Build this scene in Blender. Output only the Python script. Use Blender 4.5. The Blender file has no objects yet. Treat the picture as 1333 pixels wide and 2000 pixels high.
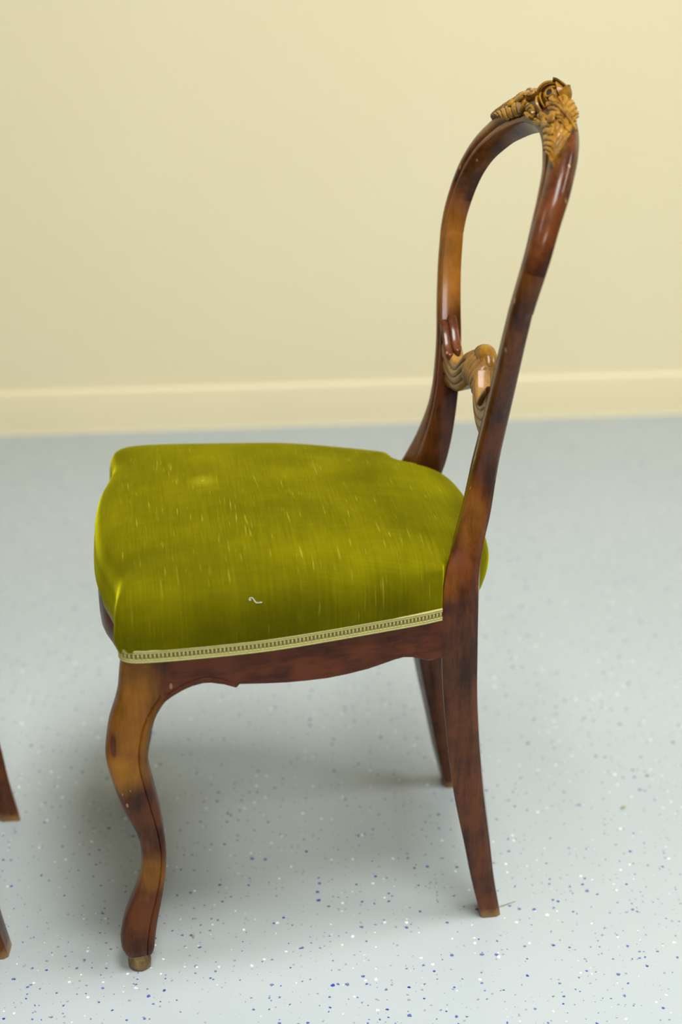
import bpy, bmesh, math, random
import numpy as np
from mathutils import Vector, Matrix

random.seed(7)
S = bpy.context.scene
COL = S.collection

# ------------------------------------------------------------------ camera
F_PX, PITCH, ROLL = 3197.0, 0.4065, -0.0042
cam_data = bpy.data.cameras.new('camera')
cam = bpy.data.objects.new('camera', cam_data)
COL.objects.link(cam)
cp, sp = math.cos(PITCH), math.sin(PITCH)
fw = Vector((0, cp, -sp)); up0 = Vector((0, sp, cp)); rt0 = Vector((1, 0, 0))
rt = rt0 * math.cos(ROLL) + up0 * math.sin(ROLL)
up = up0 * math.cos(ROLL) - rt0 * math.sin(ROLL)
cam.matrix_world = Matrix(((rt.x, up.x, -fw.x, 0.0621), (rt.y, up.y, -fw.y, -1.6728), (rt.z, up.z, -fw.z, 1.1804), (0, 0, 0, 1)))
cam_data.sensor_fit = 'VERTICAL'
cam_data.sensor_height = 36.0
cam_data.lens = 36.0 * F_PX / 2000.0
cam_data.clip_start = 0.05
cam_data.dof.use_dof = True
cam_data.dof.focus_distance = 1.76
cam_data.dof.aperture_fstop = 2.5
cam_data.dof.aperture_blades = 8
S.camera = cam

# ------------------------------------------------------------------ light
world = bpy.data.worlds.new('world'); S.world = world; world.use_nodes = True
bg = world.node_tree.nodes['Background']
bg.inputs['Color'].default_value = (0.86, 0.94, 1.0, 1)
bg.inputs['Strength'].default_value = 0.09

def area_lamp(name, loc, target, sx, sy, power, color):
    l = bpy.data.lights.new(name, 'AREA'); l.shape = 'RECTANGLE'; l.size = sx; l.size_y = sy
    l.energy = power; l.color = color
    o = bpy.data.objects.new(name, l); COL.objects.link(o)
    o.location = loc
    d = Vector(target) - Vector(loc)
    o.rotation_euler = d.to_track_quat('-Z', 'Y').to_euler()
    return o
# fluorescent ceiling fittings of the room, all facing straight down
area_lamp('ceiling_lamp_a', (0.35, -0.65, 2.75), (0.35, -0.65, 0), 0.6, 1.2, 84, (1.0, 0.99, 0.97))
area_lamp('ceiling_lamp_b', (2.3, 0.0, 2.75), (2.3, 0.0, 0), 0.6, 1.2, 60, (1.0, 0.99, 0.97))
area_lamp('ceiling_lamp_c', (-1.9, -0.7, 2.75), (-1.9, -0.7, 0), 0.6, 1.2, 28, (1.0, 0.99, 0.97))
area_lamp('ceiling_lamp_d', (0.6, -3.5, 2.75), (0.6, -3.5, 0), 1.2, 1.2, 98, (1.0, 0.99, 0.97))

vs = S.view_settings
vs.view_transform = 'Standard'; vs.look = 'None'; vs.gamma = 1.0; vs.use_curve_mapping = False
vs.exposure = -0.12

# ------------------------------------------------------------------ materials
def new_mat(name):
    m = bpy.data.materials.new(name); m.use_nodes = True
    nt = m.node_tree; b = nt.nodes['Principled BSDF']
    return m, nt, b
def N(nt, typ, **kw):
    n = nt.nodes.new(typ)
    for k, v in kw.items():
        if k.startswith('i_'): n.inputs[k[2:].replace('_', ' ')].default_value = v
        else: setattr(n, k, v)
    return n
def L(nt, a, b): nt.links.new(a, b)
def math_node(nt, op, a=None, b=None, c=None, clamp=False):
    n = nt.nodes.new('ShaderNodeMath'); n.operation = op; n.use_clamp = clamp
    for i, v in enumerate((a, b, c)):
        if v is None: continue
        if isinstance(v, (int, float)): n.inputs[i].default_value = v
        else: nt.links.new(v, n.inputs[i])
    return n.outputs[0]
def mix_col(nt, fac, a, b, blend='MIX'):
    n = nt.nodes.new('ShaderNodeMix'); n.data_type = 'RGBA'; n.blend_type = blend
    if isinstance(fac, (int, float)): n.inputs[0].default_value = fac
    else: nt.links.new(fac, n.inputs[0])
    for i, v in ((6, a), (7, b)):
        if isinstance(v, tuple): n.inputs[i].default_value = (*v, 1) if len(v) == 3 else v
        else: nt.links.new(v, n.inputs[i])
    return n.outputs[2]
def remap(nt, v, a, b, lo=0.0, hi=1.0, smooth=True):
    n = nt.nodes.new('ShaderNodeMapRange'); n.interpolation_type = 'SMOOTHSTEP' if smooth else 'LINEAR'
    nt.links.new(v, n.inputs[0])
    for i, x in ((1, a), (2, b), (3, lo), (4, hi)): n.inputs[i].default_value = x
    return n.outputs[0]
def noise(nt, vec, scale, detail=3.0, rough=0.55, dim='3D', w=0.0):
    n = nt.nodes.new('ShaderNodeTexNoise'); n.inputs['Scale'].default_value = scale
    n.inputs['Detail'].default_value = detail; n.inputs['Roughness'].default_value = rough
    nt.links.new(vec, n.inputs['Vector']); return n.outputs['Fac']
def mapping(nt, vec, scale=(1, 1, 1), loc=(0, 0, 0)):
    n = nt.nodes.new('ShaderNodeMapping'); n.inputs['Scale'].default_value = scale; n.inputs['Location'].default_value = loc
    nt.links.new(vec, n.inputs['Vector']); return n.outputs[0]
def obj_coord(nt): return nt.nodes.new('ShaderNodeTexCoord').outputs['Object']
def blob(nt, co, c, r):
    """soft ellipsoidal patch around a point of the object, 1 at the centre"""
    n = nt.nodes.new('ShaderNodeVectorMath'); n.operation = 'SUBTRACT'; nt.links.new(co, n.inputs[0]); n.inputs[1].default_value = c
    d = nt.nodes.new('ShaderNodeVectorMath'); d.operation = 'DIVIDE'; nt.links.new(n.outputs[0], d.inputs[0]); d.inputs[1].default_value = r
    l = nt.nodes.new('ShaderNodeVectorMath'); l.operation = 'LENGTH'; nt.links.new(d.outputs[0], l.inputs[0])
    return remap(nt, l.outputs['Value'], 1.0, 0.25)

def wood_mat(name, grain, dark, mid, amber, bias, patches=(), rough=0.27, foot=False, scratch=0.5, coat=0.16):
    """antique stained and varnished wood: streaky grain, blotchy stain, worn amber patches (on the crest they also paint in shade)"""
    m, nt, b = new_mat(name)
    co = obj_coord(nt)
    g1 = noise(nt, mapping(nt, co, grain), 1.0, 4.0, 0.6)
    g2 = noise(nt, mapping(nt, co, tuple(x * 4.5 for x in grain), (3, 1, 2)), 1.0, 2.0, 0.6)
    blotch = noise(nt, co, 19.0, 3.0, 0.55)
    big = noise(nt, mapping(nt, co, (1, 1, 1), (0.37, 0.2, 0.55)), 8.0, 2.0, 0.5)
    f = math_node(nt, 'MULTIPLY_ADD', g1, 0.55, math_node(nt, 'MULTIPLY', blotch, 0.75))
    f = math_node(nt, 'MULTIPLY_ADD', g2, 0.22, f)
    c = mix_col(nt, remap(nt, f, 0.55, 0.92), dark, mid)
    am = remap(nt, math_node(nt, 'MULTIPLY_ADD', big, 0.8, math_node(nt, 'MULTIPLY', g1, 0.3)), 0.62 - bias, 0.92 - bias)
    for (pc, pr, w) in patches:
        am = math_node(nt, 'MAXIMUM', am, math_node(nt, 'MULTIPLY', blob(nt, co, pc, pr), w)) if w > 0 else \
             math_node(nt, 'SUBTRACT', am, math_node(nt, 'MULTIPLY', blob(nt, co, pc, pr), -w), clamp=True)
    amc = mix_col(nt, remap(nt, f, 0.5, 1.0), tuple(x * 0.55 for x in amber), amber)
    c = mix_col(nt, am, c, amc)
    # fine scratches and chips
    v = nt.nodes.new('ShaderNodeTexVoronoi'); v.inputs['Scale'].default_value = 1.0
    L(nt, mapping(nt, co, (90, 90, 38)), v.inputs['Vector'])
    pick = math_node(nt, 'GREATER_THAN', noise(nt, mapping(nt, v.outputs['Position'], (1, 1, 1)), 3.1, 0.0), 0.64 - max(0, scratch - 0.5) * 0.4)
    sc = math_node(nt, 'MULTIPLY', math_node(nt, 'LESS_THAN', v.outputs['Distance'], 0.13), pick)
    c = mix_col(nt, math_node(nt, 'MULTIPLY', sc, scratch), c, (0.46, 0.30, 0.15))
    if foot:
        sepz = nt.nodes.new('ShaderNodeSeparateXYZ'); L(nt, co, sepz.inputs[0])
        h = math_node(nt, 'MULTIPLY_ADD', noise(nt, co, 130.0, 3.0), -0.018, sepz.outputs['Z'])
        c = mix_col(nt, remap(nt, h, 0.006, -0.006, 0.0, 0.7), c, (0.33, 0.19, 0.065))
    L(nt, c, b.inputs['Base Color'])
    rr = remap(nt, blotch, 0.2, 0.8, rough - 0.07, rough + 0.1)
    L(nt, rr, b.inputs['Roughness'])
    b.inputs['Coat Weight'].default_value = coat
    b.inputs['Specular IOR Level'].default_value = 0.12
    b.inputs['Coat Roughness'].default_value = 0.10
    bp = nt.nodes.new('ShaderNodeBump'); bp.inputs['Strength'].default_value = 0.06; bp.inputs['Distance'].default_value = 0.002
    L(nt, math_node(nt, 'ADD', g2, blotch), bp.inputs['Height']); L(nt, bp.outputs[0], b.inputs['Normal'])
    return m

DK, MD, AM = (0.030, 0.0080, 0.0035), (0.122, 0.034, 0.0090), (0.31, 0.118, 0.012)
M_POST = wood_mat('stained_wood_post', (70, 70, 9), DK, MD, AM, 0.02,
    patches=[((-0.21, -0.15, 0.70), (0.05, 0.05, 0.10), 0.85), ((-0.18, 0.13, 0.50), (0.03, 0.05, 0.05), 0.5),
             ((-0.22, 0.16, 0.78), (0.05, 0.05, 0.06), 0.5), ((-0.2, -0.13, 0.50), (0.04, 0.08, 0.09), -0.7), ((-0.21, 0.13, 0.585), (0.025, 0.05, 0.05), -0.8)], foot=True, coat=0.3)
M_CREST = wood_mat('stained_shaded_wood_crest', (40, 12, 40), DK, MD, AM, 0.0,
    patches=[((-0.236, -0.06, 0.875), (0.034, 0.17, 0.06), 0.9), ((-0.25, 0.10, 0.875), (0.03, 0.05, 0.05), 0.5)])  # amber kept forward: shade of the downward inner face painted into the colour
M_LEG = wood_mat('stained_wood_front_leg', (70, 70, 10), DK, MD, (0.42, 0.165, 0.011), 0.02,
    patches=[((0.185, 0.2, 0.35), (0.05, 0.06, 0.13), 0.62), ((0.195, 0.21, 0.268), (0.04, 0.06, 0.04), 0.95), ((0.17, 0.19, 0.13), (0.03, 0.06, 0.035), 0.55),
             ((0.185, -0.2, 0.35), (0.05, 0.06, 0.13), 0.7), ((0.19, 0.2, 0.06), (0.05, 0.05, 0.04), -0.7), ((0.2020, 0.2095, 0.303), (0.0045, 0.012, 0.020), -0.75)], foot=True, scratch=0.7, rough=0.33)
M_RAIL = wood_mat('stained_wood_rail', (10, 45, 55), DK, (0.135, 0.033, 0.010), AM, -0.10, rough=0.36, coat=0.15)
M_CARVE = wood_mat('carved_gilt_stained_wood', (60, 60, 60), (0.085, 0.032, 0.006), (0.30, 0.145, 0.013), (0.50, 0.275, 0.020), 0.06, rough=0.26, scratch=0.2)
M_SPLAT = wood_mat('carved_cross_rail_wood', (50, 20, 50), (0.16, 0.075, 0.018), (0.33, 0.17, 0.04), (0.56, 0.31, 0.022), 0.02,
    patches=[((-0.2, -0.11, 0.61), (0.05, 0.045, 0.06), -1.0)], rough=0.3, scratch=0.1)
def bare_wood():
    m, nt, b = new_mat('bare_worn_wood'); co = obj_coord(nt)
    c = mix_col(nt, remap(nt, noise(nt, co, 90, 4), 0.3, 0.7), (0.10, 0.055, 0.018), (0.30, 0.19, 0.06))
    L(nt, c, b.inputs['Base Color']); b.inputs['Roughness'].default_value = 0.6
    return m
M_BARE = bare_wood()
def dark_mat(name, col, rough=0.9):
    m, nt, b = new_mat(name); co = obj_coord(nt)
    c = mix_col(nt, remap(nt, noise(nt, co, 150, 2), 0.3, 0.7), tuple(x * 0.6 for x in col), col)
    L(nt, c, b.inputs['Base Color']); b.inputs['Roughness'].default_value = rough
    return m
M_HOLE = dark_mat('painted_hole_shade', (0.012, 0.006, 0.004), 0.6)  # near-black colour painting the shade inside the rose hole
M_WEB = dark_mat('dark_under_cloth', (0.03, 0.028, 0.025))

def velvet():
    m, nt, b = new_mat('olive_green_velvet'); co = obj_coord(nt)
    streak = noise(nt, mapping(nt, co, (430, 14, 14)), 1.0, 3.0, 0.65)
    weft = noise(nt, mapping(nt, co, (14, 420, 60), (4, 2, 1)), 1.0, 2.0, 0.6)
    slub = noise(nt, mapping(nt, co, (420, 24, 24), (9, 5, 2)), 1.0, 1.0, 0.5)
    nap = noise(nt, mapping(nt, co, (1, 1, 1)), 11.0, 3.0, 0.55)
    fine = noise(nt, co, 900.0, 2.0, 0.6)
    f = math_node(nt, 'MULTIPLY_ADD', streak, 0.34, math_node(nt, 'MULTIPLY', weft, 0.14))
    f = math_node(nt, 'MULTIPLY_ADD', nap, 0.70, f)
    f = math_node(nt, 'MULTIPLY_ADD', fine, 0.16, f)
    c = mix_col(nt, remap(nt, f, 0.48, 0.95), (0.088, 0.080, 0.0005), (0.168, 0.150, 0.0009))
    c = mix_col(nt, remap(nt, slub, 0.66, 0.80, 0.0, 0.30), c, (0.46, 0.42, 0.045))
    spot = math_node(nt, 'ADD', math_node(nt, 'MULTIPLY', blob(nt, co, (0.0883, -0.0453, 0.485), (0.022, 0.024, 0.02)), 0.35), blob(nt, co, (0.0883, -0.0453, 0.485), (0.0028, 0.0024, 0.01)), clamp=True)
    c = mix_col(nt, math_node(nt, 'MULTIPLY', spot, 0.6), c, (0.42, 0.38, 0.02))
    L(nt, c, b.inputs['Base Color'])
    b.inputs['Roughness'].default_value = 0.85
    b.inputs['Specular IOR Level'].default_value = 0.03
    b.inputs['Sheen Weight'].default_value = 0.8
    b.inputs['Sheen Roughness'].default_value = 0.35
    b.inputs['Sheen Tint'].default_value = (0.60, 0.56, 0.006, 1)
    bp = nt.nodes.new('ShaderNodeBump'); bp.inputs['Strength'].default_value = 0.25; bp.inputs['Distance'].default_value = 0.0015
    L(nt, f, bp.inputs['Height']); L(nt, bp.outputs[0], b.inputs['Normal'])
    return m
M_VELVET = velvet()
def cloth(name, c1, c2, sc):
    m, nt, b = new_mat(name); co = obj_coord(nt)
    L(nt, mix_col(nt, noise(nt, co, sc, 2), c1, c2), b.inputs['Base Color']); b.inputs['Roughness'].default_value = 0.75
    return m
M_BRAID = cloth('pale_green_gold_braid', (0.30, 0.275, 0.07), (0.56, 0.52, 0.20), 700)
M_BRAID_DK = cloth('braid_ground', (0.14, 0.095, 0.018), (0.26, 0.20, 0.045), 500)

def floor_mat():
    m, nt, b = new_mat('speckled_grey_floor'); co = obj_coord(nt)
    base = mix_col(nt, remap(nt, noise(nt, co, 2.2, 3), 0.3, 0.7), (0.392, 0.442, 0.450), (0.418, 0.466, 0.470))
    base = mix_col(nt, remap(nt, noise(nt, co, 320, 2), 0.35, 0.75, 0.0, 0.25), base, (0.39, 0.445, 0.45))
    warp = nt.nodes.new('ShaderNodeVectorMath'); warp.operation = 'ADD'
    nz = nt.nodes.new('ShaderNodeTexNoise'); nz.inputs['Scale'].default_value = 330; L(nt, co, nz.inputs['Vector'])
    sc = nt.nodes.new('ShaderNodeVectorMath'); sc.operation = 'SCALE'; sc.inputs['Scale'].default_value = 0.0035; L(nt, nz.outputs['Color'], sc.inputs[0])
    L(nt, co, warp.inputs[0]); L(nt, sc.outputs[0], warp.inputs[1])
    def flecks(c, scale, thr_d, lo, hi, col, amt, off, vary=None):
        v = nt.nodes.new('ShaderNodeTexVoronoi'); v.voronoi_dimensions = '2D'; v.inputs['Scale'].default_value = scale
        L(nt, mapping(nt, warp.outputs[0], (1, 1, 1), off), v.inputs['Vector'])
        s = nt.nodes.new('ShaderNodeSeparateColor'); L(nt, v.outputs['Color'], s.inputs[0])
        sel = math_node(nt, 'MULTIPLY', math_node(nt, 'GREATER_THAN', s.outputs[0], lo), math_node(nt, 'LESS_THAN', s.outputs[0], hi))
        rad = math_node(nt, 'MULTIPLY_ADD', math_node(nt, 'POWER', s.outputs[1], 2.0), thr_d * 1.2, thr_d * 0.45)
        d = math_node(nt, 'MULTIPLY', math_node(nt, 'LESS_THAN', v.outputs['Distance'], rad), sel)
        d = math_node(nt, 'MULTIPLY', d, math_node(nt, 'MULTIPLY_ADD', s.outputs[2], amt * 0.30, amt * 0.70))
        return mix_col(nt, d, c, col)
    c = flecks(base, 95, 0.105, 0.0, 0.20, (0.010, 0.052, 0.26), 1.0, (0.1, 0.2, 0))
    c = flecks(c, 60, 0.092, 0.0, 0.22, (0.005, 0.036, 0.30), 1.0, (1.3, 0.7, 0))
    c = flecks(c, 80, 0.095, 0.0, 0.14, (0.90, 0.93, 0.92), 1.0, (2.1, 1.4, 0))
    c = flecks(c, 120, 0.12, 0.0, 0.22, (0.17, 0.20, 0.20), 0.75, (3.4, 2.2, 0))
    # faint scuffs
    sv = noise(nt, mapping(nt, co, (1.2, 16, 1)), 1.0, 5, 0.7)
    c = mix_col(nt, remap(nt, sv, 0.66, 0.74, 0.0, 0.12), c, (0.40, 0.42, 0.40))
    L(nt, c, b.inputs['Base Color'])
    b.inputs['Roughness'].default_value = 0.42
    b.inputs['Specular IOR Level'].default_value = 0.4
    bp = nt.nodes.new('ShaderNodeBump'); bp.inputs['Strength'].default_value = 0.04; bp.inputs['Distance'].default_value = 0.002
    L(nt, noise(nt, co, 60, 3), bp.inputs['Height']); L(nt, bp.outputs[0], b.inputs['Normal'])
    return m
def paint_mat(name, c1, c2, rough=0.6):
    m, nt, b = new_mat(name); co = obj_coord(nt)
    c = mix_col(nt, remap(nt, noise(nt, co, 1.3, 3), 0.3, 0.7), c1, c2)
    L(nt, c, b.inputs['Base Color']); b.inputs['Roughness'].default_value = rough
    bp = nt.nodes.new('ShaderNodeBump'); bp.inputs['Strength'].default_value = 0.08; bp.inputs['Distance'].default_value = 0.002
    L(nt, noise(nt, co, 140, 3), bp.inputs['Height']); L(nt, bp.outputs[0], b.inputs['Normal'])
    return m
M_FLOOR = floor_mat()
M_WALL = paint_mat('cream_wall_paint', (0.790, 0.705, 0.450), (0.815, 0.730, 0.475), 0.55)
M_BASE = paint_mat('cream_baseboard_paint', (0.805, 0.715, 0.455), (0.825, 0.735, 0.475), 0.42)

# ------------------------------------------------------------------ mesh helpers
def mesh_obj(name, verts, faces, mat, parent=None, smooth=True, angle=None, mats=None, fmat=None):
    me = bpy.data.meshes.new(name)
    me.from_pydata([tuple(map(float, v)) for v in verts], [], faces)
    me.update()
    bm = bmesh.new(); bm.from_mesh(me)
    bmesh.ops.recalc_face_normals(bm, faces=bm.faces)
    if angle is not None:
        for e in bm.edges:
            if len(e.link_faces) == 2 and e.calc_face_angle(0) > math.radians(angle): e.smooth = False
    bm.to_mesh(me); bm.free()
    for p in me.polygons: p.use_smooth = smooth
    for mm in (mats or [mat]): me.materials.append(mm)
    if fmat is not None:
        for p, i in zip(me.polygons, fmat): p.material_index = i
    o = bpy.data.objects.new(name, me); COL.objects.link(o)
    if parent is not None: o.parent = parent
    return o
def loft(rings, closed_ring=True, caps=True):
    n = len(rings[0]); V = [p for r in rings for p in r]; Fc = []
    for i in range(len(rings) - 1):
        for j in range(n if closed_ring else n - 1):
            k = (j + 1) % n
            Fc.append((i * n + j, i * n + k, (i + 1) * n + k, (i + 1) * n + j))
    if caps and closed_ring:
        Fc.append(tuple(range(n))); Fc.append(tuple(range((len(rings) - 1) * n, len(rings) * n)))
    return V, Fc
def catmull(P, sub):
    P = np.array(P, float); out = []
    for i in range(len(P) - 1):
        a = P[i - 1] if i > 0 else 2 * P[i] - P[i + 1]
        b, c = P[i], P[i + 1]
        d = P[i + 2] if i + 2 < len(P) else 2 * P[i + 1] - P[i]
        for k in range(sub):
            t = k / sub
            out.append(0.5 * ((2 * b) + (-a + c) * t + (2 * a - 5 * b + 4 * c - d) * t * t + (-a + 3 * b - 3 * c + d) * t ** 3))
    out.append(P[-1]); return np.array(out)
def merge(parts):
    V, Fc = [], []
    for v, f in parts:
        o = len(V); V += list(v); Fc += [tuple(i + o for i in q) for q in f]
    return V, Fc
def tube(path, r, n=8, caps=True):
    path = [Vector(p) for p in path]; rings = []
    for i, p in enumerate(path):
        t = (path[min(i + 1, len(path) - 1)] - path[max(i - 1, 0)]).normalized()
        ref = Vector((0, 0, 1)) if abs(t.z) < 0.9 else Vector((1, 0, 0))
        a = t.cross(ref).normalized(); b = t.cross(a)
        rr = r[i] if isinstance(r, (list, tuple, np.ndarray)) else r
        rings.append([p + a * (rr * math.cos(2 * math.pi * k / n)) + b * (rr * math.sin(2 * math.pi * k / n)) for k in range(n)])
    return loft(rings, True, caps)
def tag(o, label=None, cat=None, group=None, kind=None):
    for k, v in (('label', label), ('category', cat), ('group', group), ('kind', kind)):
        if v: o[k] = v
    return o

# ------------------------------------------------------------------ the room
PSI, WD, BBH = 0.0796, 1.530, 0.0915
def room():
    g = 14; V = []; Fc = []
    ext = [(-5, -4.2), (5, -4.2), (5, 1.53 + 5 * math.tan(PSI)), (-5, 1.53 - 5 * math.tan(PSI))]
    V = [(x, y, 0) for x, y in ext] + [(x, y, -0.05) for x, y in ext]
    Fc = [(0, 1, 2, 3), (4, 7, 6, 5), (0, 4, 5, 1), (1, 5, 6, 2), (2, 6, 7, 3), (3, 7, 4, 0)]
    tag(mesh_obj('floor', V, Fc, M_FLOOR, smooth=False), 'light grey floor speckled with blue and white flecks', 'floor', kind='structure')
    # wall: local x along the wall, y away from the room
    w = [(-5, 0, -0.05), (5, 0, -0.05), (5, 0, 2.8), (-5, 0, 2.8), (-5, 0.1, -0.05), (5, 0.1, -0.05), (5, 0.1, 2.8), (-5, 0.1, 2.8)]
    fw_ = [(0, 1, 2, 3), (4, 7, 6, 5), (0, 4, 5, 1), (1, 5, 6, 2), (2, 6, 7, 3), (3, 7, 4, 0)]
    o = mesh_obj('wall_back', w, fw_, M_WALL, smooth=False)
    o.location = (0, WD, 0); o.rotation_euler.z = PSI
    tag(o, 'plain cream painted wall behind the chair', 'wall', kind='structure')
    # coved baseboard with a rounded top edge
    prof = [(0, 0), (-0.0092, 0), (-0.0084, 0.002), (-0.0079, 0.005), (-0.0078, 0.02), (-0.0078, BBH - 0.007), (-0.0070, BBH - 0.003), (-0.0045, BBH - 0.0006), (0, BBH)]
    V, Fc = loft([[(x, y, z) for y, z in prof] for x in (-5, 5)])
    o = mesh_obj('baseboard_back', V, Fc, M_BASE, angle=35)
    o.location = (0, WD - 0.0002, 0.0002); o.rotation_euler.z = PSI
    tag(o, 'cream baseboard along the foot of the wall', 'baseboard', kind='structure')
room()

# ------------------------------------------------------------------ the chair
# local frame: x towards the front of the chair, y towards its left side, z up
PHI = 0.1382
# rear post stations: z, u(front inner), v inner, width, plan tilt, depth, squareness
POST = [
 (0.000, -0.2065, 0.1240, 0.0260, 0.12, 0.0235, 1),
 (0.050, -0.1950, 0.1245, 0.0270, 0.15, 0.0265, 1),
 (0.105, -0.1850, 0.1250, 0.0290, 0.18, 0.0300, 1),
 (0.185, -0.1700, 0.1260, 0.0310, 0.20, 0.0345, 1),
 (0.280, -0.1588, 0.1265, 0.0330, 0.20, 0.0372, 1),
 (0.355, -0.1540, 0.1260, 0.0355, 0.20, 0.0400, 1),
 (0.400, -0.1540, 0.1220, 0.0385, 0.22, 0.0408, 1),
 (0.440, -0.1610, 0.1130, 0.0405, 0.28, 0.0375, 1),
 (0.470, -0.1705, 0.1030, 0.0395, 0.26, 0.0335, 0.95),
 (0.500, -0.1785, 0.0993, 0.0345, 0.20, 0.0305, 0.8),
 (0.530, -0.1848, 0.0970, 0.0305, 0.15, 0.0275, 0.6),
 (0.550, -0.1882, 0.0975, 0.0290, 0.12, 0.0260, 0.5),
 (0.570, -0.1914, 0.1010, 0.0280, 0.12, 0.0250, 0.4),
 (0.610, -0.1960, 0.1130, 0.0270, 0.12, 0.0242, 0.3),
 (0.650, -0.1990, 0.1300, 0.0270, 0.12, 0.0232, 0.2),
 (0.690, -0.2025, 0.1449, 0.0270, 0.12, 0.0222, 0.1),
 (0.730, -0.2072, 0.1563, 0.0270, 0.12, 0.0216, 0.0),
]
# upper loop: inner (v,z), outer (v,z)
LOOP = [((0.1563, 0.73), (0.1833, 0.73)), ((0.1595, 0.75), (0.1866, 0.751)), ((0.1592, 0.77), (0.1876, 0.773)), ((0.1554, 0.79), (0.1855, 0.796)), ((0.1464, 0.81), (0.1775, 0.820)),
        ((0.1308, 0.83), (0.1625, 0.8465)), ((0.1042, 0.85), (0.1345, 0.8715)), ((0.0838, 0.86), (0.1095, 0.8875)),
        ((0.0575, 0.87), (0.0760, 0.9010)), ((0.0300, 0.8765), (0.0385, 0.9095)), ((0.0, 0.879), (0.0, 0.9120))]
UZ = [0.0, 0.73, 0.75, 0.77, 0.79, 0.81, 0.83, 0.85, 0.87, 0.89, 0.91, 0.95]
UU = [-0.2072, -0.2072, -0.2111, -0.2162, -0.2220, -0.2285, -0.2369, -0.2475, -0.2590, -0.2705, -0.2810, -0.300]
_uz = catmull(list(zip(UZ[1:], UU[1:])), 8)
def UF(z): return float(np.interp(z, _uz[:, 0], _uz[:, 1]))

# ring profiles (a across from the inner edge, d through the depth)
RING_R = [(0.02, 0.97), (0.0, 0.90), (0.0, 0.5), (0.0, 0.07), (0.012, 0.015), (0.06, -0.015), (0.20, 0.0), (0.255, 0.08), (0.285, 0.115), (0.315, 0.05), (0.36, -0.02), (0.46, -0.045), (0.60, -0.03), (0.74, 0.02), (0.86, 0.12), (0.95, 0.28), (0.995, 0.46), (1.0, 0.60), (0.97, 0.70), (0.88, 0.90), (0.84, 0.97), (0.76, 1.0), (0.4, 1.0), (0.06, 1.0)]
RING_S = [(0.02, 0.985), (0.0, 0.95), (0.0, 0.5), (0.0, 0.06), (0.02, 0.02), (0.06, 0.0), (0.20, 0.0), (0.255, 0.0), (0.285, 0.0), (0.315, 0.0), (0.36, 0.0), (0.46, 0.0), (0.60, 0.0), (0.78, 0.0), (0.90, 0.012), (0.955, 0.04), (0.985, 0.10), (1.0, 0.20), (1.0, 0.55), (1.0, 0.78), (0.97, 0.83), (0.86, 0.985), (0.4, 1.0), (0.06, 1.0)]

def post_rings(side):
    st = catmull(POST, 5); rings = []
    for z, u, vi, w, k, T, sq in st:
        sq = min(1, max(0, sq)); ring = []
        if side < 0: u -= 0.0115 * min(1.0, max(0.0, (0.44 - z) / 0.09))   # the far rear leg stands a little further back
        for (ar, dr), (as_, ds) in zip(RING_R, RING_S):
            a = ar + (as_ - ar) * sq; d = dr + (ds - dr) * sq
            ring.append((u + k * a * w - d * T, side * (vi + a * w), z))
        rings.append(ring)
    return rings
_loop = catmull([(*a, *b) for a, b in LOOP], 6)
def loop_point(i, a, d, h=0.0):
    """surface point of the upper loop at dense station i (signed index: negative = far side)"""
    sgn = 1 if i >= 0 else -1
    f = abs(i); i0 = min(int(math.floor(f)), len(_loop) - 1); i1 = min(i0 + 1, len(_loop) - 1); t = f - i0
    vi, zi, vo, zo = _loop[i0] * (1 - t) + _loop[i1] * t
    v = vi + (vo - vi) * a; z = zi + (zo - zi) * a
    slope = (UF(z + 0.004) - UF(z - 0.004)) / 0.008
    n = Vector((1, 0, -slope)).normalized()
    fade = min(1, abs(i) / (len(_loop) - 1)); T = 0.0216 + 0.004 * fade
    p = Vector((UF(z) + 0.12 * a * 0.028, v, z)) - n * (d * T - h)
    return Vector((p.x, sgn * p.y, p.z)) if True else p
NL = len(_loop) - 1
SPLIT = 12            # joint of post and crest rail (dense station)
def crest_tau(tau):
    """tau in [-1,1] -> signed dense station (0 at the crown)"""
    f = NL - abs(tau) * (NL - SPLIT)
    return f, (1 if tau >= 0 else -1)
def crest_point(tau, a, d, h=0.0):
    f, s = crest_tau(tau); p = loop_point(f, a, d, h); return Vector((p.x, s * p.y, p.z))

PROF = np.array(RING_R[3:19])      # the visible front/outer part of the section, for laying carving on
_pl = np.concatenate([[0], np.cumsum(np.hypot(np.diff(PROF[:, 0]) * 0.028, np.diff(PROF[:, 1]) * 0.022))])
_pl /= _pl[-1]
def crest_surf(tau, q, h=0.0):
    """q: 0 inner front edge .. 1 outer back edge, h: height above the surface"""
    a = float(np.interp(q, _pl, PROF[:, 0])); d = float(np.interp(q, _pl, PROF[:, 1]))
    p = crest_point(tau, a, d)
    e = 0.01
    pq = crest_point(tau, *[float(np.interp(min(1, q + e), _pl, PROF[:, c])) for c in (0, 1)]) - crest_point(tau, *[float(np.interp(max(0, q - e), _pl, PROF[:, c])) for c in (0, 1)])
    pt = crest_point(min(1, tau + 0.01), a, d) - crest_point(max(-1, tau - 0.01), a, d)
    n = pq.cross(pt)
    if n.length < 1e-12: n = Vector((1, 0, 0))
    n.normalize()
    out = p - crest_point(tau, 0.45, 0.6)
    if n.dot(out) < 0: n = -n
    return p + n * h, n

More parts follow.
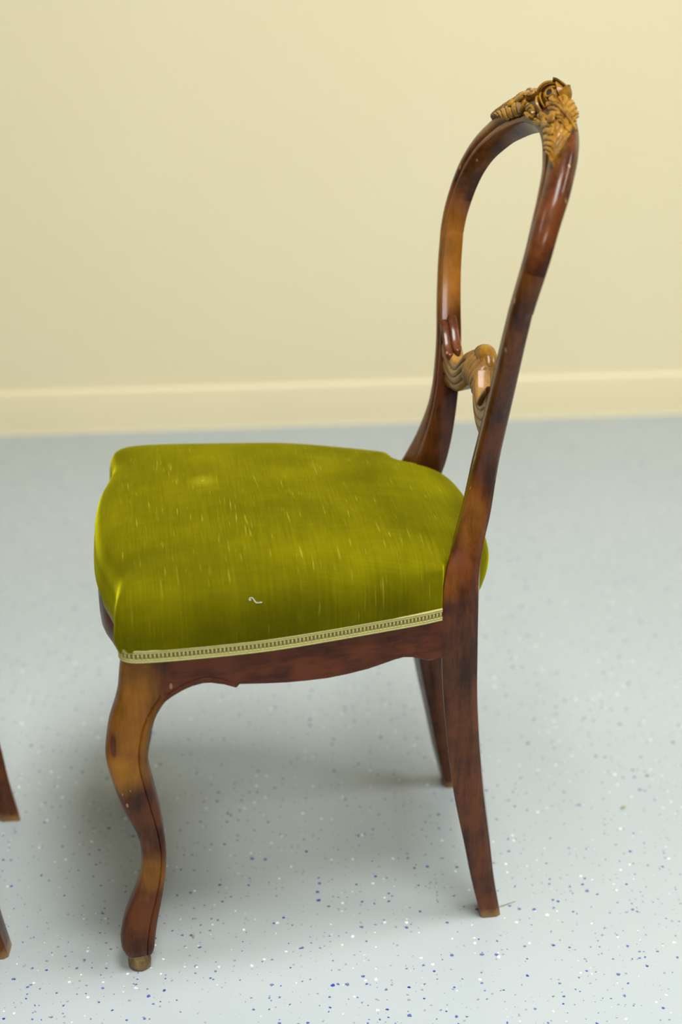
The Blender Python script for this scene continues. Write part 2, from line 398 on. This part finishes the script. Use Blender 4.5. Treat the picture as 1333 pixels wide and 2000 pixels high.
SEAT_HALF = [(0.2065, 0), (0.2055, 0.04), (0.2015, 0.08), (0.1925, 0.12), (0.186, 0.155), (0.1875, 0.185), (0.1875, 0.200), (0.180, 0.2085), (0.162, 0.2112), (0.12, 0.2105), (0.06, 0.2065), (0.02, 0.201), (-0.03, 0.191), (-0.08, 0.180), (-0.12, 0.171), (-0.1465, 0.163)]
SEAT_BACK = [(-0.1465, 0.163), (-0.1515, 0.145), (-0.166, 0.131), (-0.186, 0.120), (-0.203, 0.098), (-0.2105, 0.06), (-0.213, 0)]
SEAT_PROF = [(1.0, 0.4005), (1.012, 0.410), (1.022, 0.422), (1.027, 0.436), (1.022, 0.449), (1.003, 0.4605), (0.97, 0.469), (0.9, 0.476), (0.77, 0.481), (0.55, 0.4848), (0.3, 0.4868), (0.13, 0.4873), (0.0, 0.48742)]
def seat_z_tweak(u, z):
    t = max(0.0, -(u + 0.0)) / 0.2
    return z - 0.013 * t ** 1.5 * max(0, min(1, (z - 0.41) / 0.06))

def make_chair():
    root = bpy.data.objects.new('dining_chair', None); COL.objects.link(root)
    root.empty_display_size = 0.1
    # ---- rear posts (leg and stile in one piece)
    for side in (1, -1):
        rings = post_rings(side)
        for i in range(1, SPLIT + 1):
            rings.append([tuple((lambda p: (p.x, side * p.y, p.z))(loop_point(i, a, d))) for a, d in RING_R])
        V, Fc = loft(rings)
        o = mesh_obj('rear_leg', V, Fc, M_POST, root, angle=38)
        if side == 1: o['label'] = 'swept rear leg rising into the side of the back'
    # ---- crest rail
    rings = []
    for s in (-1, 1):
        idx = range(SPLIT, NL + 1) if s == -1 else range(NL - 1, SPLIT - 1, -1)
        for i in idx:
            rings.append([tuple((lambda p: (p.x, s * p.y, p.z))(loop_point(i, a, d))) for a, d in RING_R])
    V, Fc = loft(rings)
    crest = mesh_obj('crest_rail', V, Fc, M_CREST, root, angle=38)
    carve_crest(crest)
    cross_rail(root)
    # ---- front legs
    for side in (1, -1): front_leg(root, side)
    rails(root)
    seat(root)
    return root

LEG = [  # z, front u, rear u, outer v, depth in v
 (0.3995, 0.1880, 0.1405, 0.2075, 0.044), (0.380, 0.1912, 0.1405, 0.2075, 0.044), (0.362, 0.1934, 0.1405, 0.2075, 0.043), (0.3535, 0.1955, 0.1405, 0.2078, 0.042),
 (0.343, 0.1983, 0.1482, 0.2080, 0.041), (0.333, 0.2020, 0.1545, 0.2085, 0.040), (0.322, 0.2055, 0.1596, 0.2090, 0.039), (0.310, 0.2078, 0.1636, 0.2095, 0.038),
 (0.295, 0.2102, 0.1664, 0.2098, 0.037), (0.281, 0.2108, 0.1677, 0.2088, 0.036), (0.266, 0.2090, 0.1671, 0.2070, 0.035), (0.246, 0.2055, 0.1642, 0.2035, 0.034),
 (0.227, 0.2010, 0.1612, 0.2008, 0.033), (0.207, 0.1950, 0.1582, 0.1975, 0.031), (0.186, 0.1870, 0.1559, 0.1945, 0.029), (0.1655, 0.1817, 0.1541, 0.1920, 0.0275),
 (0.147, 0.1808, 0.1539, 0.1905, 0.0265), (0.1254, 0.1830, 0.1554, 0.1888, 0.0265), (0.1053, 0.1882, 0.1584, 0.1875, 0.0275), (0.084, 0.1967, 0.1623, 0.1872, 0.029),
 (0.0657, 0.2038, 0.1666, 0.1893, 0.031), (0.0447, 0.2084, 0.1704, 0.1912, 0.032), (0.030, 0.2086, 0.1722, 0.1905, 0.031), (0.0225, 0.2060, 0.1738, 0.1885, 0.027)]
LEG_RING = [(0.30, 0.0), (0.55, 0.0), (0.70, 0.012), (0.755, 0.03), (0.785, 0.075), (0.815, 0.035), (0.85, 0.02), (0.92, 0.04), (0.97, 0.10), (1.0, 0.22), (1.0, 0.5), (1.0, 0.80), (0.96, 0.93), (0.85, 0.99), (0.5, 1.0), (0.2, 0.97), (0.08, 0.88), (0.02, 0.72), (0.0, 0.5), (0.015, 0.30), (0.06, 0.15), (0.15, 0.045)]
def front_leg(root, side):
    rings = []
    for z, uf, ur, vo, dp in catmull(LEG, 3):
        flat = min(1.0, max(0.0, (z - 0.345) / 0.03))
        ring = []
        for a, b in LEG_RING:
            # towards the block at the top the section becomes flat faced
            b2 = b * (1 - flat) if (b < 0.5 and a > 0.5) else b
            bulge = 0.0012 * math.sin(math.pi * min(1, a / 0.75)) * (1 - flat) if b < 0.05 else 0
            ring.append((uf + (ur - uf) * a, side * (vo - b2 * dp + bulge), z))
        rings.append(ring)
    # rounded sole of the pad
    c = np.array(rings[-1]).mean(axis=0)
    for s, dz in ((0.93, 0.0022), (0.8, 0.0035)):
        rings.append([(c[0] + (p[0] - c[0]) * s, c[1] + (p[1] - c[1]) * s, 0.0225 - dz) for p in rings[-1 if s == 0.93 else -2]])
    V, Fc = loft(rings)
    o = mesh_obj('front_leg', V, Fc, M_LEG, root, angle=50)
    o['label'] = 'curved cabriole front leg'
    rs = [(0.0112, 0.0), (0.0122, 0.0012), (0.0128, 0.008), (0.0124, 0.0145), (0.0118, 0.016), (0.0126, 0.0175), (0.0126, 0.0205)]
    rings = [[(0.1895 + r * math.cos(t), side * 0.1765 + r * math.sin(t), z) for t in np.linspace(0, 2 * math.pi, 24, endpoint=False)] for r, z in rs]
    V, Fc = loft(rings)
    f = mesh_obj('foot_peg', V, Fc, M_BARE, o, angle=50); f['label'] = 'short round worn wooden foot'

def offset_path(pts, d):
    pts = np.array(pts, float); t = np.gradient(pts, axis=0); t /= np.linalg.norm(t, axis=1)[:, None]
    return pts + np.stack([t[:, 1], -t[:, 0]], 1) * d

def rails(root):
    # side rails: u, bottom z
    bot = [(0.1480, 0.3470), (0.1440, 0.3500), (0.1405, 0.3526), (0.1383, 0.3540), (0.1285, 0.3596), (0.1189, 0.3634), (0.1079, 0.3655), (0.0997, 0.3651), (0.0862, 0.3615), (0.0745, 0.3565), (0.0735, 0.3567), (0.0705, 0.3600),
           (0.0434, 0.3570), (0.0222, 0.3547), (0.0004, 0.3528), (-0.0215, 0.3515), (-0.0437, 0.3520), (-0.0661, 0.3537), (-0.0829, 0.3565), (-0.0950, 0.3588), (-0.1050, 0.3597), (-0.1147, 0.3578), (-0.1233, 0.3542), (-0.1326, 0.3494), (-0.1345, 0.3492), (-0.1500, 0.3502)]
    sh = np.array(SEAT_HALF[8:]); sh = sh[np.argsort(sh[:, 0])]
    def vface(u): return float(np.interp(u, sh[:, 0], sh[:, 1])) - 0.0035
    for side in (1, -1):
        rings = []
        for u, zb in bot:
            v = vface(u); th = 0.024
            lip = 0.0062 if u > 0.0745 else 0.0
            ring = [(u, v, 0.4005), (u, v, zb + 0.0085), (u, v - (0.0012 if lip else 0), zb + 0.0075), (u, v - (0.0012 if lip else 0), zb + 0.0065), (u, v - 0.0002, zb + 0.0055), (u, v - 0.0003, zb + 0.0015), (u, v - 0.0018, zb), (u, v - th, zb), (u, v - th, 0.4005)]
            rings.append([(x, side * y, z) for x, y, z in ring])
        V, Fc = loft(rings)
        o = mesh_obj('side_rail', V, Fc, M_RAIL, root, angle=40)
    # front rail, bowed in plan
    rings = []
    for v in np.linspace(-0.188, 0.188, 41):
        av = abs(v)
        fr = np.array(SEAT_HALF[:7]); u = float(np.interp(av, fr[:, 1], fr[:, 0])) - 0.0025
        zb = 0.352 + 0.010 * math.sin(math.pi * min(1, av / 0.19)) ** 2 - 0.004 * math.cos(math.pi * av / 0.19)
        bl = 0.0075 * max(0.0, 1 - (av / 0.17) ** 2); rings.append([(u - 0.001, v, 0.3995), (u + 0.6 * bl, v, 0.394), (u + bl, v, 0.383), (u + bl, v, 0.372), (u + 0.8 * bl, v, zb + 0.004), (u + 0.5 * bl - 0.002, v, zb), (u - 0.022, v, zb), (u - 0.022, v, 0.4005)])
    V, Fc = loft(rings); mesh_obj('front_rail', V, Fc, M_RAIL, root, angle=45)
    rings = []
    for v in np.linspace(-0.132, 0.132, 21):
        u = -0.186 - 0.006 * (1 - (v / 0.132) ** 2)
        rings.append([(u + 0.02, v, 0.4005), (u, v, 0.4005), (u - 0.0008, v, 0.372), (u, v, 0.355), (u + 0.02, v, 0.355)])
    V, Fc = loft(rings); mesh_obj('back_rail', V, Fc, M_RAIL, root, angle=45)

def seat(root):
    half = [tuple(p) for p in catmull(SEAT_HALF, 5)][:-1] + [tuple(p) for p in catmull(SEAT_BACK, 5)]
    full = half + [(u, -v) for u, v in half[::-1][1:-1]]
    # resample evenly
    P = np.array(full + [full[0]]); s = np.concatenate([[0], np.cumsum(np.linalg.norm(np.diff(P, axis=0), axis=1))])
    n = 320; q = np.linspace(0, s[-1], n, endpoint=False)
    out = np.stack([np.interp(q, s, P[:, 0]), np.interp(q, s, P[:, 1])], 1)
    c = np.array([0.01, 0.0])
    prof = [p for p in catmull(SEAT_PROF, 4) if p[0] > 0.03]
    corner = np.array([0.19, 0.205])
    rings = []
    for sc, z in prof:
        ring = []
        for (u, v) in out:
            d = np.array([u, v]) - c
            wpost = min(1.0, max(0.0, (u + 0.150) / 0.06)) if abs(v) > 0.125 else 1.0
            sc2 = 1 + (sc - 1) * (wpost if sc > 1 else 1)
            p = c + d * sc2
            if u > 0.15: p[0] += 0.0035 * max(0, 1 - abs(z - 0.418) / 0.02) * min(1, (u - 0.15) / 0.03)
            zin = 0.48742 - 0.0086 * ((p[0] / 0.21) ** 2 + (p[1] / 0.205) ** 2)     # shallow dome, blended into the edge roll
            wz = min(1.0, max(0.0, (sc - 0.40) / 0.45)); wz = wz * wz * (3 - 2 * wz)
            zz = seat_z_tweak(p[0], zin + (z - zin) * wz)
            # small pleats pulled tight round the front corners
            for sg in (1, -1):
                for (cu, cv, amp, wd) in ((0.1880, 0.192, 0.0030, 0.0040), (0.1815, 0.2075, 0.0034, 0.0030), (0.168, 0.2105, 0.0024, 0.0035), (0.155, 0.2112, 0.0014, 0.005)):
                    dd = math.hypot(u - cu, v - sg * cv)
                    fz = max(0, 1 - max(0, z - 0.412) / 0.030)
                    p = p - d / np.linalg.norm(d) * amp * math.exp(-(dd / wd) ** 2) * fz
            zz += 0.0008 * math.sin(31 * u + 3) * math.sin(27 * v + 1) * max(0, min(1, (z - 0.45) / 0.03))
            ring.append((p[0], p[1], zz))
        rings.append(ring)
    # thin the rings out towards the middle so that no slivers meet at the centre
    V, Fc, prev = [], [], None
    for (sc, z), ring in zip(prof, rings):
        step = 1 if sc > 0.8 else 2 if sc > 0.5 else 4 if sc > 0.3 else 8 if sc > 0.15 else 16
        cur = list(range(len(V), len(V) + n // step)); V += ring[::step]
        if prev is not None:
            a, b = len(prev), len(cur)
            if a == b:
                for q_ in range(a): Fc.append((prev[q_], prev[(q_ + 1) % a], cur[(q_ + 1) % a], cur[q_]))
            else:
                for q_ in range(b):
                    o0, o1, o2, i0, i1 = prev[2 * q_], prev[2 * q_ + 1], prev[(2 * q_ + 2) % a], cur[q_], cur[(q_ + 1) % b]
                    Fc += [(o0, o1, i0), (o1, i1, i0), (o1, o2, i1)]
        prev = cur
    Fc.append(tuple(prev))
    Fc.append(tuple(range(n)))
    cush = mesh_obj('seat_cushion', V, Fc, M_VELVET, root, angle=60)
    cush['label'] = 'olive green velvet seat'
    # underside cloth
    ring = [[(c[0] + (u - c[0]) * 0.93, v * 0.93, z) for u, v in out[::4]] for z in (0.3985, 0.3965)]
    V, Fc = loft(ring); mesh_obj('under_cloth', V, Fc, M_WEB, root, angle=40)
    # braid round sides and front
    hb = catmull(SEAT_HALF, 6)
    path = np.concatenate([hb[::-1], (hb * [1, -1])[1:]])      # from near rear post round the front
    s = np.concatenate([[0], np.cumsum(np.linalg.norm(np.diff(path, axis=0), axis=1))])
    def at(x, off):
        u = np.interp(x, s, path[:, 0]); v = np.interp(x, s, path[:, 1])
        u2 = np.interp(x + 0.003, s, path[:, 0]) - np.interp(x - 0.003, s, path[:, 0]); v2 = np.interp(x + 0.003, s, path[:, 1]) - np.interp(x - 0.003, s, path[:, 1])
        l = math.hypot(u2, v2) or 1; return u + off * (-v2 / l) * -1 * -1, v + off * (u2 / l)
    # outward test
    a = at(s[-1] / 2, 0.01); sgn = 1 if a[0] > 0.2065 else -1
    def band(z0, z1, o0, o1, nseg=220):
        rings = []
        for x in np.linspace(0.001, s[-1] - 0.001, nseg):
            A = at(x, sgn * o0); B = at(x, sgn * o1)
            rings.append([(A[0], A[1], z0), (B[0], B[1], z0), (B[0], B[1], z1), (A[0], A[1], z1)])
        return loft(rings)
    parts_d = [band(0.3990, 0.4105, -0.003, 0.0016)]
    V, Fc = merge(parts_d)
    br = mesh_obj('braid_trim', V, Fc, M_BRAID_DK, cush, angle=40)
    br['label'] = 'pale green and gold braid trim'
    parts = []
    for z, r in ((0.3990, 0.0013), (0.4012, 0.0011), (0.4086, 0.0011), (0.4108, 0.0013)):
        parts.append(tube([(*at(x, sgn * 0.0018), z) for x in np.linspace(0.001, s[-1] - 0.001, 260)], r, 6))
    x = 0.003
    while x < s[-1] - 0.002:
        A = Vector((*at(x, sgn * 0.0016), 0.4049)); B = at(x + 0.001, sgn * 0.0016); t = (Vector((*B, 0.4049)) - A).normalized()
        nrm = Vector((*at(x, sgn * 0.004), 0.4049)) - A; nrm.normalize(); up_ = Vector((0, 0, 1))
        d = t * 0.0011
        vv = [A - d - up_ * 0.0032, A + d - up_ * 0.0032, A + d + up_ * 0.0032, A - d + up_ * 0.0032, A - d * 0.6 - up_ * 0.002 + nrm * 0.0013, A + d * 0.6 - up_ * 0.002 + nrm * 0.0013, A + d * 0.6 + up_ * 0.002 + nrm * 0.0013, A - d * 0.6 + up_ * 0.002 + nrm * 0.0013]
        parts.append((vv, [(0, 1, 5, 4), (1, 2, 6, 5), (2, 3, 7, 6), (3, 0, 4, 7), (4, 5, 6, 7)]))
        x += 0.0041
    V, Fc = merge(parts)
    mesh_obj('braid_cord', V, Fc, M_BRAID, cush, angle=50)
    return cush

def cross_rail(root):
    # half outline: |v|, bottom z, top z, front u
    T = [(0.0, 0.5955, 0.6370, -0.2105), (0.012, 0.5945, 0.6360, -0.2100), (0.024, 0.5895, 0.6310, -0.2090), (0.036, 0.5815, 0.6210, -0.2065), (0.050, 0.5745, 0.6100, -0.2045), (0.065, 0.5700, 0.6045, -0.2035),
         (0.080, 0.5670, 0.6080, -0.2030), (0.095, 0.5640, 0.6185, -0.2025), (0.104, 0.5615, 0.6250, -0.2020), (0.113, 0.5600, 0.6310, -0.2015)]
    D = catmull(T, 10); D = np.concatenate([(D * [-1, 1, 1, 1])[::-1][:-1], D])
    m = 36; front = []; 
    for v, zb, zt, u in D:
        col = []
        av = abs(v); fan = max(0.0, 1 - (av / 0.030) ** 4) if av < 0.030 else 0.0
        for j in range(m + 1):
            t = j / m; z = zb + (zt - zb) * t
            bow = 0.0035 * math.sin(math.pi * t) ** 0.7
            gro = 0.0021 * abs(math.sin(math.pi * 4 * t)) ** 0.5 * (1 - fan)
            spread = v / (0.55 + 0.75 * t)
            ribs = fan * 0.0032 * abs(math.cos(math.pi * spread / 0.0100)) ** 0.45
            lean = -0.010 * fan * t * t + 0.004 * fan * math.sin(math.pi * t)
            col.append((u + bow + gro + ribs + lean, v, z))
        front.append(col)
    rings = []
    for (v, zb, zt, u), col in zip(D, front):
        av = abs(v); fan = max(0.0, 1 - (av / 0.030) ** 4) if av < 0.030 else 0.0
        back = [(u - 0.013 - 0.010 * fan, v, zt - 0.002), (u - 0.016 - 0.004 * fan, v, (zb + zt) / 2), (u - 0.013, v, zb + 0.002)]
        rings.append(col + back)
    V, Fc = loft(rings)
    o = mesh_obj('cross_rail', V, Fc, M_SPLAT, root, angle=55)
    o['label'] = 'carved cross rail with grooved arms and fluted centre'
    # rolled scroll on top of the centre, turning backwards
    rings = []
    for v in np.linspace(-0.027, 0.027, 25):
        w = math.sqrt(max(0.02, 1 - (v / 0.0275) ** 2)); r = 0.0108 * (0.35 + 0.65 * w); cu, cz = -0.2225, 0.6330 - 0.010 * (v / 0.027) ** 2
        rings.append([(cu + r * math.cos(t) * (1 + 0.12 * math.sin(t)), v, cz + r * math.sin(t)) for t in np.linspace(0, 2 * math.pi, 20, endpoint=False)])
    V, Fc = loft(rings); mesh_obj('scroll', V, Fc, M_CARVE, o, angle=60)
    # two flat raised tongues where each arm meets the post
    for s in (1, -1):
        for du, z0 in ((0.0005, -0.002), (-0.0085, 0.003)):
            pts = catmull([(-0.2010 + du, s * 0.120, 0.637 + z0), (-0.2005 + du, s * 0.105, 0.6270 + z0), (-0.2000 + du, s * 0.090, 0.6145 + z0), (-0.2005 + du, s * 0.078, 0.6070 + z0)], 6)
            rings = []
            for i, p in enumerate(pts):
                x = i / (len(pts) - 1); w = 0.0052 * (1 if x < 0.75 else math.sqrt(max(0.02, 1 - ((x - 0.75) / 0.26) ** 2)))
                rings.append([(p[0] + w * math.copysign(abs(math.cos(t)) ** 0.6, math.cos(t)), p[1], p[2] + 0.0034 * math.copysign(abs(math.sin(t)) ** 0.6, math.sin(t))) for t in np.linspace(0, 2 * math.pi, 16, endpoint=False)])
            V, Fc = loft(rings); mesh_obj('leaf_tongue', V, Fc, M_POST, o, angle=60)

def leaf_patch(name, crest, t0, t1, q0, q1, width, height, veins, mat, side, curl=0.0, lobes=3):
    """a carved leaf laid on the crest rail from (t0,q0) to its tip (t1,q1); width in q; serrated edge, midrib and veins"""
    nx, ny = 84, 40; V = []
    for i in range(nx + 1):
        x = i / nx
        env = (math.sin(math.pi * min(1, x ** 0.62)) ** 0.65) * (1 - 0.25 * x)
        env *= 1 + 0.10 * abs(math.sin(math.pi * lobes * x)) - 0.05
        if i == nx: env = 0.0
        tc = t0 + (t1 - t0) * x; qc = q0 + (q1 - q0) * x + curl * math.sin(math.pi * x)
        for j in range(ny + 1):
            y = j / ny * 2 - 1
            q = qc + y * width * 0.5 * env
            tt = tc + 0.10 * (t1 - t0) * (1 - abs(y)) * 0 - 0.06 * (t1 - t0) * abs(y)
            fr = (veins * (x * 1.6 + 0.42 * abs(y))) % 1.0; fr = min(fr, 1 - fr); vein = 1 - math.exp(-(fr / 0.13) ** 2)
            mid = math.exp(-(y / 0.10) ** 2)
            cup = 1 - 0.45 * (1 - abs(y)) ** 2
            h = height * (0.12 + 0.85 * cup * (0.55 + 0.45 * vein) * (1 - 0.5 * mid) + 0.45 * math.exp(-(y / 0.05) ** 2) * (1 - 0.6 * x))
            if abs(y) > 0.98 or i in (0, nx): h = -0.0015
            elif abs(y) > 0.88: h *= 0.92
            p, n = crest_surf(max(-1, min(1, side * tt)), min(1, max(0.0, q)), h)
            V.append(p)
    Fc = [(i * (ny + 1) + j, i * (ny + 1) + j + 1, (i + 1) * (ny + 1) + j + 1, (i + 1) * (ny + 1) + j) for i in range(nx) for j in range(ny)]
    return mesh_obj(name, V, Fc, mat, crest, angle=50)

def carve_crest(crest):
    for s in (1, -1):
        leaf_patch('leaf', crest, 0.08, 0.37, 0.76, 0.80, 0.50, 0.0072, 4, M_CARVE, s)
        leaf_patch('leaf', crest, 0.04, 0.28, 0.18, 0.34, 0.34, 0.0046, 5, M_CARVE, s, 0.05)
        leaf_patch('leaf', crest, 0.17, 0.53, 0.50, 0.60, 0.74, 0.0064, 4, M_CARVE, s)
        # bud and berry lying on the leaves
        for (t, q, r, el) in ((0.225, 0.56, 0.0062, 1.5), (0.31, 0.50, 0.0048, 1.3)):
            p, n = crest_surf(s * t, q, 0.0045)
            bmv = bmesh.new(); bmesh.ops.create_icosphere(bmv, subdivisions=3, radius=r)
            tan = (crest_surf(s * (t + 0.03), q)[0] - crest_surf(s * (t - 0.03), q)[0]).normalized(); bi = n.cross(tan)
            Mx = Matrix((tan * el, bi, n * 0.55)).transposed()
            for v in bmv.verts:
                w = v.co / r; taper = 1 - 0.35 * max(0, w.x)
                v.co = p + Mx @ Vector((v.co.x, v.co.y * taper, v.co.z * taper))
            me = bpy.data.meshes.new('bud'); bmv.to_mesh(me); bmv.free()
            for f in me.polygons: f.use_smooth = True
            me.materials.append(M_CARVE); o = bpy.data.objects.new('bud', me); COL.objects.link(o); o.parent = crest
        # stem crossing the outer leaf
        pts = [crest_surf(s * t, q, 0.0066)[0] for t, q in ((0.12, 0.60), (0.18, 0.68), (0.24, 0.76), (0.30, 0.84), (0.34, 0.90))]
        pts = catmull([tuple(p) for p in pts], 5)
        V, Fc = tube([tuple(p) for p in pts], 0.0013, 8); mesh_obj('stem', V, Fc, M_CARVE, crest, angle=60)
    # rose in the middle
    c = Vector((-0.2845, 0.0060, 0.9065))
    ax = Vector((0.66, 0.45, 0.55)).normalized()           # faces forward and a little up
    t1 = Vector((0, 1, 0)); t1 = (t1 - ax * t1.dot(ax)).normalized(); t2 = ax.cross(t1)
    def petal(phi, R, th0, th1, w, thick, flare):
        """shell of a sphere of radius R from colatitude th1 (base) up to its rim at th0"""
        nu, nv = 18, 10; V = []
        for k_ in (0, 1):
            for i in range(nu + 1):
                y = i / nu * 2 - 1
                rim = th0 + (th1 - th0) * 0.75 * abs(y) ** 3.0
                for j in range(nv + 1):
                    x = j / nv
                    th = th1 + (rim - th1) * x
                    r = R * (1 + 0.07 * y) + flare * x ** 3 * (1 - 0.5 * y * y) - k_ * thick
                    ang = phi + y * w
                    V.append(c + (t1 * math.cos(ang) + t2 * math.sin(ang)) * (r * math.sin(th)) + ax * (r * math.cos(th)))
        m_ = (nu + 1) * (nv + 1); Fc = []
        for i in range(nu):
            for j in range(nv):
                a = i * (nv + 1) + j; q = (a, a + 1, a + nv + 2, a + nv + 1)
                Fc.append(q); Fc.append(tuple(m_ + z for z in q[::-1]))
        edge = [i * (nv + 1) + nv for i in range(nu + 1)]
        for a, b in zip(edge[:-1], edge[1:]): Fc.append((a, b, b + m_, a + m_))
        for i in (0, nu):
            for j in range(nv):
                a = i * (nv + 1) + j; Fc.append((a, a + 1, a + 1 + m_, a + m_))
        return mesh_obj('rose_petal', V, Fc, M_CARVE, crest, angle=50)
    for k_ in range(5): petal(0.5 + k_ * 2 * math.pi / 5, 0.0178, 0.95, 1.85, 0.80, 0.0020, 0.0024)
    for k_ in range(4): petal(1.1 + k_ * 2 * math.pi / 4, 0.0152, 0.66, 1.5, 0.96, 0.0017, 0.0018)
    for k_ in range(3): petal(0.2 + k_ * 2 * math.pi / 3, 0.0126, 0.44, 1.3, 1.22, 0.0015, 0.0010)
    # heart of the rose: a curled ring round a solid plug coloured dark as the shade of a drilled hole
    def ring_(r, rr, h, mat, name):
        rings = []
        for i in range(25):
            a = 2 * math.pi * i / 24
            o_ = c + t1 * (r * math.cos(a)) + t2 * (r * math.sin(a)) + ax * h
            e = t1 * math.cos(a) + t2 * math.sin(a)
            rings.append([o_ + e * (rr * math.cos(b)) + ax * (rr * 0.8 * math.sin(b)) for b in np.linspace(0, 2 * math.pi, 10, endpoint=False)])
        V, Fc = loft(rings, True, False); return mesh_obj(name, V, Fc, mat, crest, angle=60)
    ring_(0.0045, 0.0013, 0.0112, M_CARVE, 'rose_heart')
    V = [c + t1 * (0.0038 * math.cos(a)) + t2 * (0.0038 * math.sin(a)) + ax * h for h in (0.0040, 0.0112) for a in np.linspace(0, 2 * math.pi, 20, endpoint=False)]
    Fc = [tuple(range(20)), tuple(range(20, 40))] + [(i, (i + 1) % 20, 20 + (i + 1) % 20, 20 + i) for i in range(20)]
    mesh_obj('drilled_eye', V, Fc, M_HOLE, crest, angle=40)
    # solid core under the petals
    bmv = bmesh.new(); bmesh.ops.create_icosphere(bmv, subdivisions=3, radius=1.0)
    for v in bmv.verts: v.co = c + t1 * (v.co.x * 0.0118) + t2 * (v.co.y * 0.0118) + ax * (v.co.z * 0.0104)
    me = bpy.data.meshes.new('rose_core'); bmv.to_mesh(me); bmv.free()
    for f in me.polygons: f.use_smooth = True
    me.materials.append(M_CARVE); o = bpy.data.objects.new('rose_core', me); COL.objects.link(o); o.parent = crest

def copy_tree(o, parent=None):
    c = o.copy(); COL.objects.link(c); c.parent = parent
    for ch in [x for x in o.children]: copy_tree(ch, c)
    return c

chair = make_chair()
chair.rotation_euler.z = math.pi + PHI
tag(chair, 'carved balloon-back wooden chair with olive green velvet seat, shown whole', 'chair', 'matching carved chairs')

chair2 = copy_tree(chair)
cphi, sphi = math.cos(PHI), math.sin(PHI)
du, dv = 0.562, -0.005
chair2.location = (-cphi * du + sphi * dv, -sphi * du - cphi * dv, 0)
# hand-made pieces differ: this one's back stands a little straighter
for o in [chair2, *chair2.children_recursive]:
    if o.type == 'MESH' and o.name.split('.')[0] in ('rear_leg', 'crest_rail', 'leaf', 'bud', 'stem', 'rose_petal', 'rose_heart', 'rose_core', 'drilled_eye', 'cross_rail', 'scroll', 'leaf_tongue'):
        o.data = o.data.copy()
        for v in o.data.vertices:
            if o.name.startswith('rear_leg') and v.co.y < 0: v.co.x += 0.0115 * min(1.0, max(0.0, (0.44 - v.co.z) / 0.09))
            if v.co.z > 0.40: v.co.x += 0.034 * ((v.co.z - 0.40) / 0.5) ** 1.5
tag(chair2, 'second wooden chair at the left edge, only its dark rear legs showing', 'chair', 'matching carved chairs')

# ------------------------------------------------------------------ small loose bits
def chair_to_world(u, v, z): return (-cphi * u + sphi * v, -sphi * u - cphi * v, z)
M_THREAD = dark_mat('white_thread', (0.85, 0.85, 0.78), 0.7)
M_STRAW = dark_mat('dry_straw', (0.42, 0.32, 0.14), 0.7)
M_CRUMB = dark_mat('tan_crumb', (0.46, 0.40, 0.24), 0.8)
th = [(0.0568, 0.2084, 0.4583), (0.0585, 0.2086, 0.4577), (0.0580, 0.2076, 0.4596), (0.0561, 0.2075, 0.4598), (0.0545, 0.2079, 0.4586), (0.0533, 0.2086, 0.4562), (0.0515, 0.2091, 0.4547), (0.0492, 0.2089, 0.4545), (0.0461, 0.2086, 0.4545)]
V, Fc = tube([chair_to_world(*p) for p in catmull(th, 5)], 0.00032, 6)
tag(mesh_obj('lint_thread', V, Fc, M_THREAD), 'tiny curled white thread clinging to the green velvet seat', 'thread')
V, Fc = tube([(0.2452 + 0.0202 * t, -0.1000 + 0.0106 * t, 0.0005 + 0.0004 * math.sin(3 * t)) for t in np.linspace(0, 1, 8)], [0.0004, 0.0005, 0.0005, 0.0005, 0.00045, 0.0004, 0.0003, 0.0002], 6)
tag(mesh_obj('straw_bit', V, Fc, M_STRAW), 'thin bit of straw on the floor beside the near rear leg', 'straw')
def crumb(loc, sx, sy, sz, rot, label):
    b_ = bmesh.new(); bmesh.ops.create_icosphere(b_, subdivisions=2, radius=1.0)
    rnd = random.Random(int(abs(loc[0]) * 1e4))
    for v in b_.verts:
        k_ = 0.8 + 0.4 * rnd.random(); v.co = Vector((v.co.x * sx * k_, v.co.y * sy * k_, v.co.z * sz * k_))
    zmin = min(v.co.z for v in b_.verts)
    for v in b_.verts: v.co.z -= zmin
    me = bpy.data.meshes.new('floor_crumb'); b_.to_mesh(me); b_.free(); me.materials.append(M_CRUMB)
    o = bpy.data.objects.new('floor_crumb', me); COL.objects.link(o); o.location = loc; o.rotation_euler.z = rot
    tag(o, label, 'crumb', 'crumbs on the floor')
crumb((0.4227, 0.1053, 0), 0.0042, 0.0022, 0.0011, 0.5, 'small tan crumb on the pale floor right of the chair')
crumb((-0.1081, -0.1524, 0), 0.0016, 0.0030, 0.0010, 0.2, 'small tan crumb on the floor beside the curved front leg')
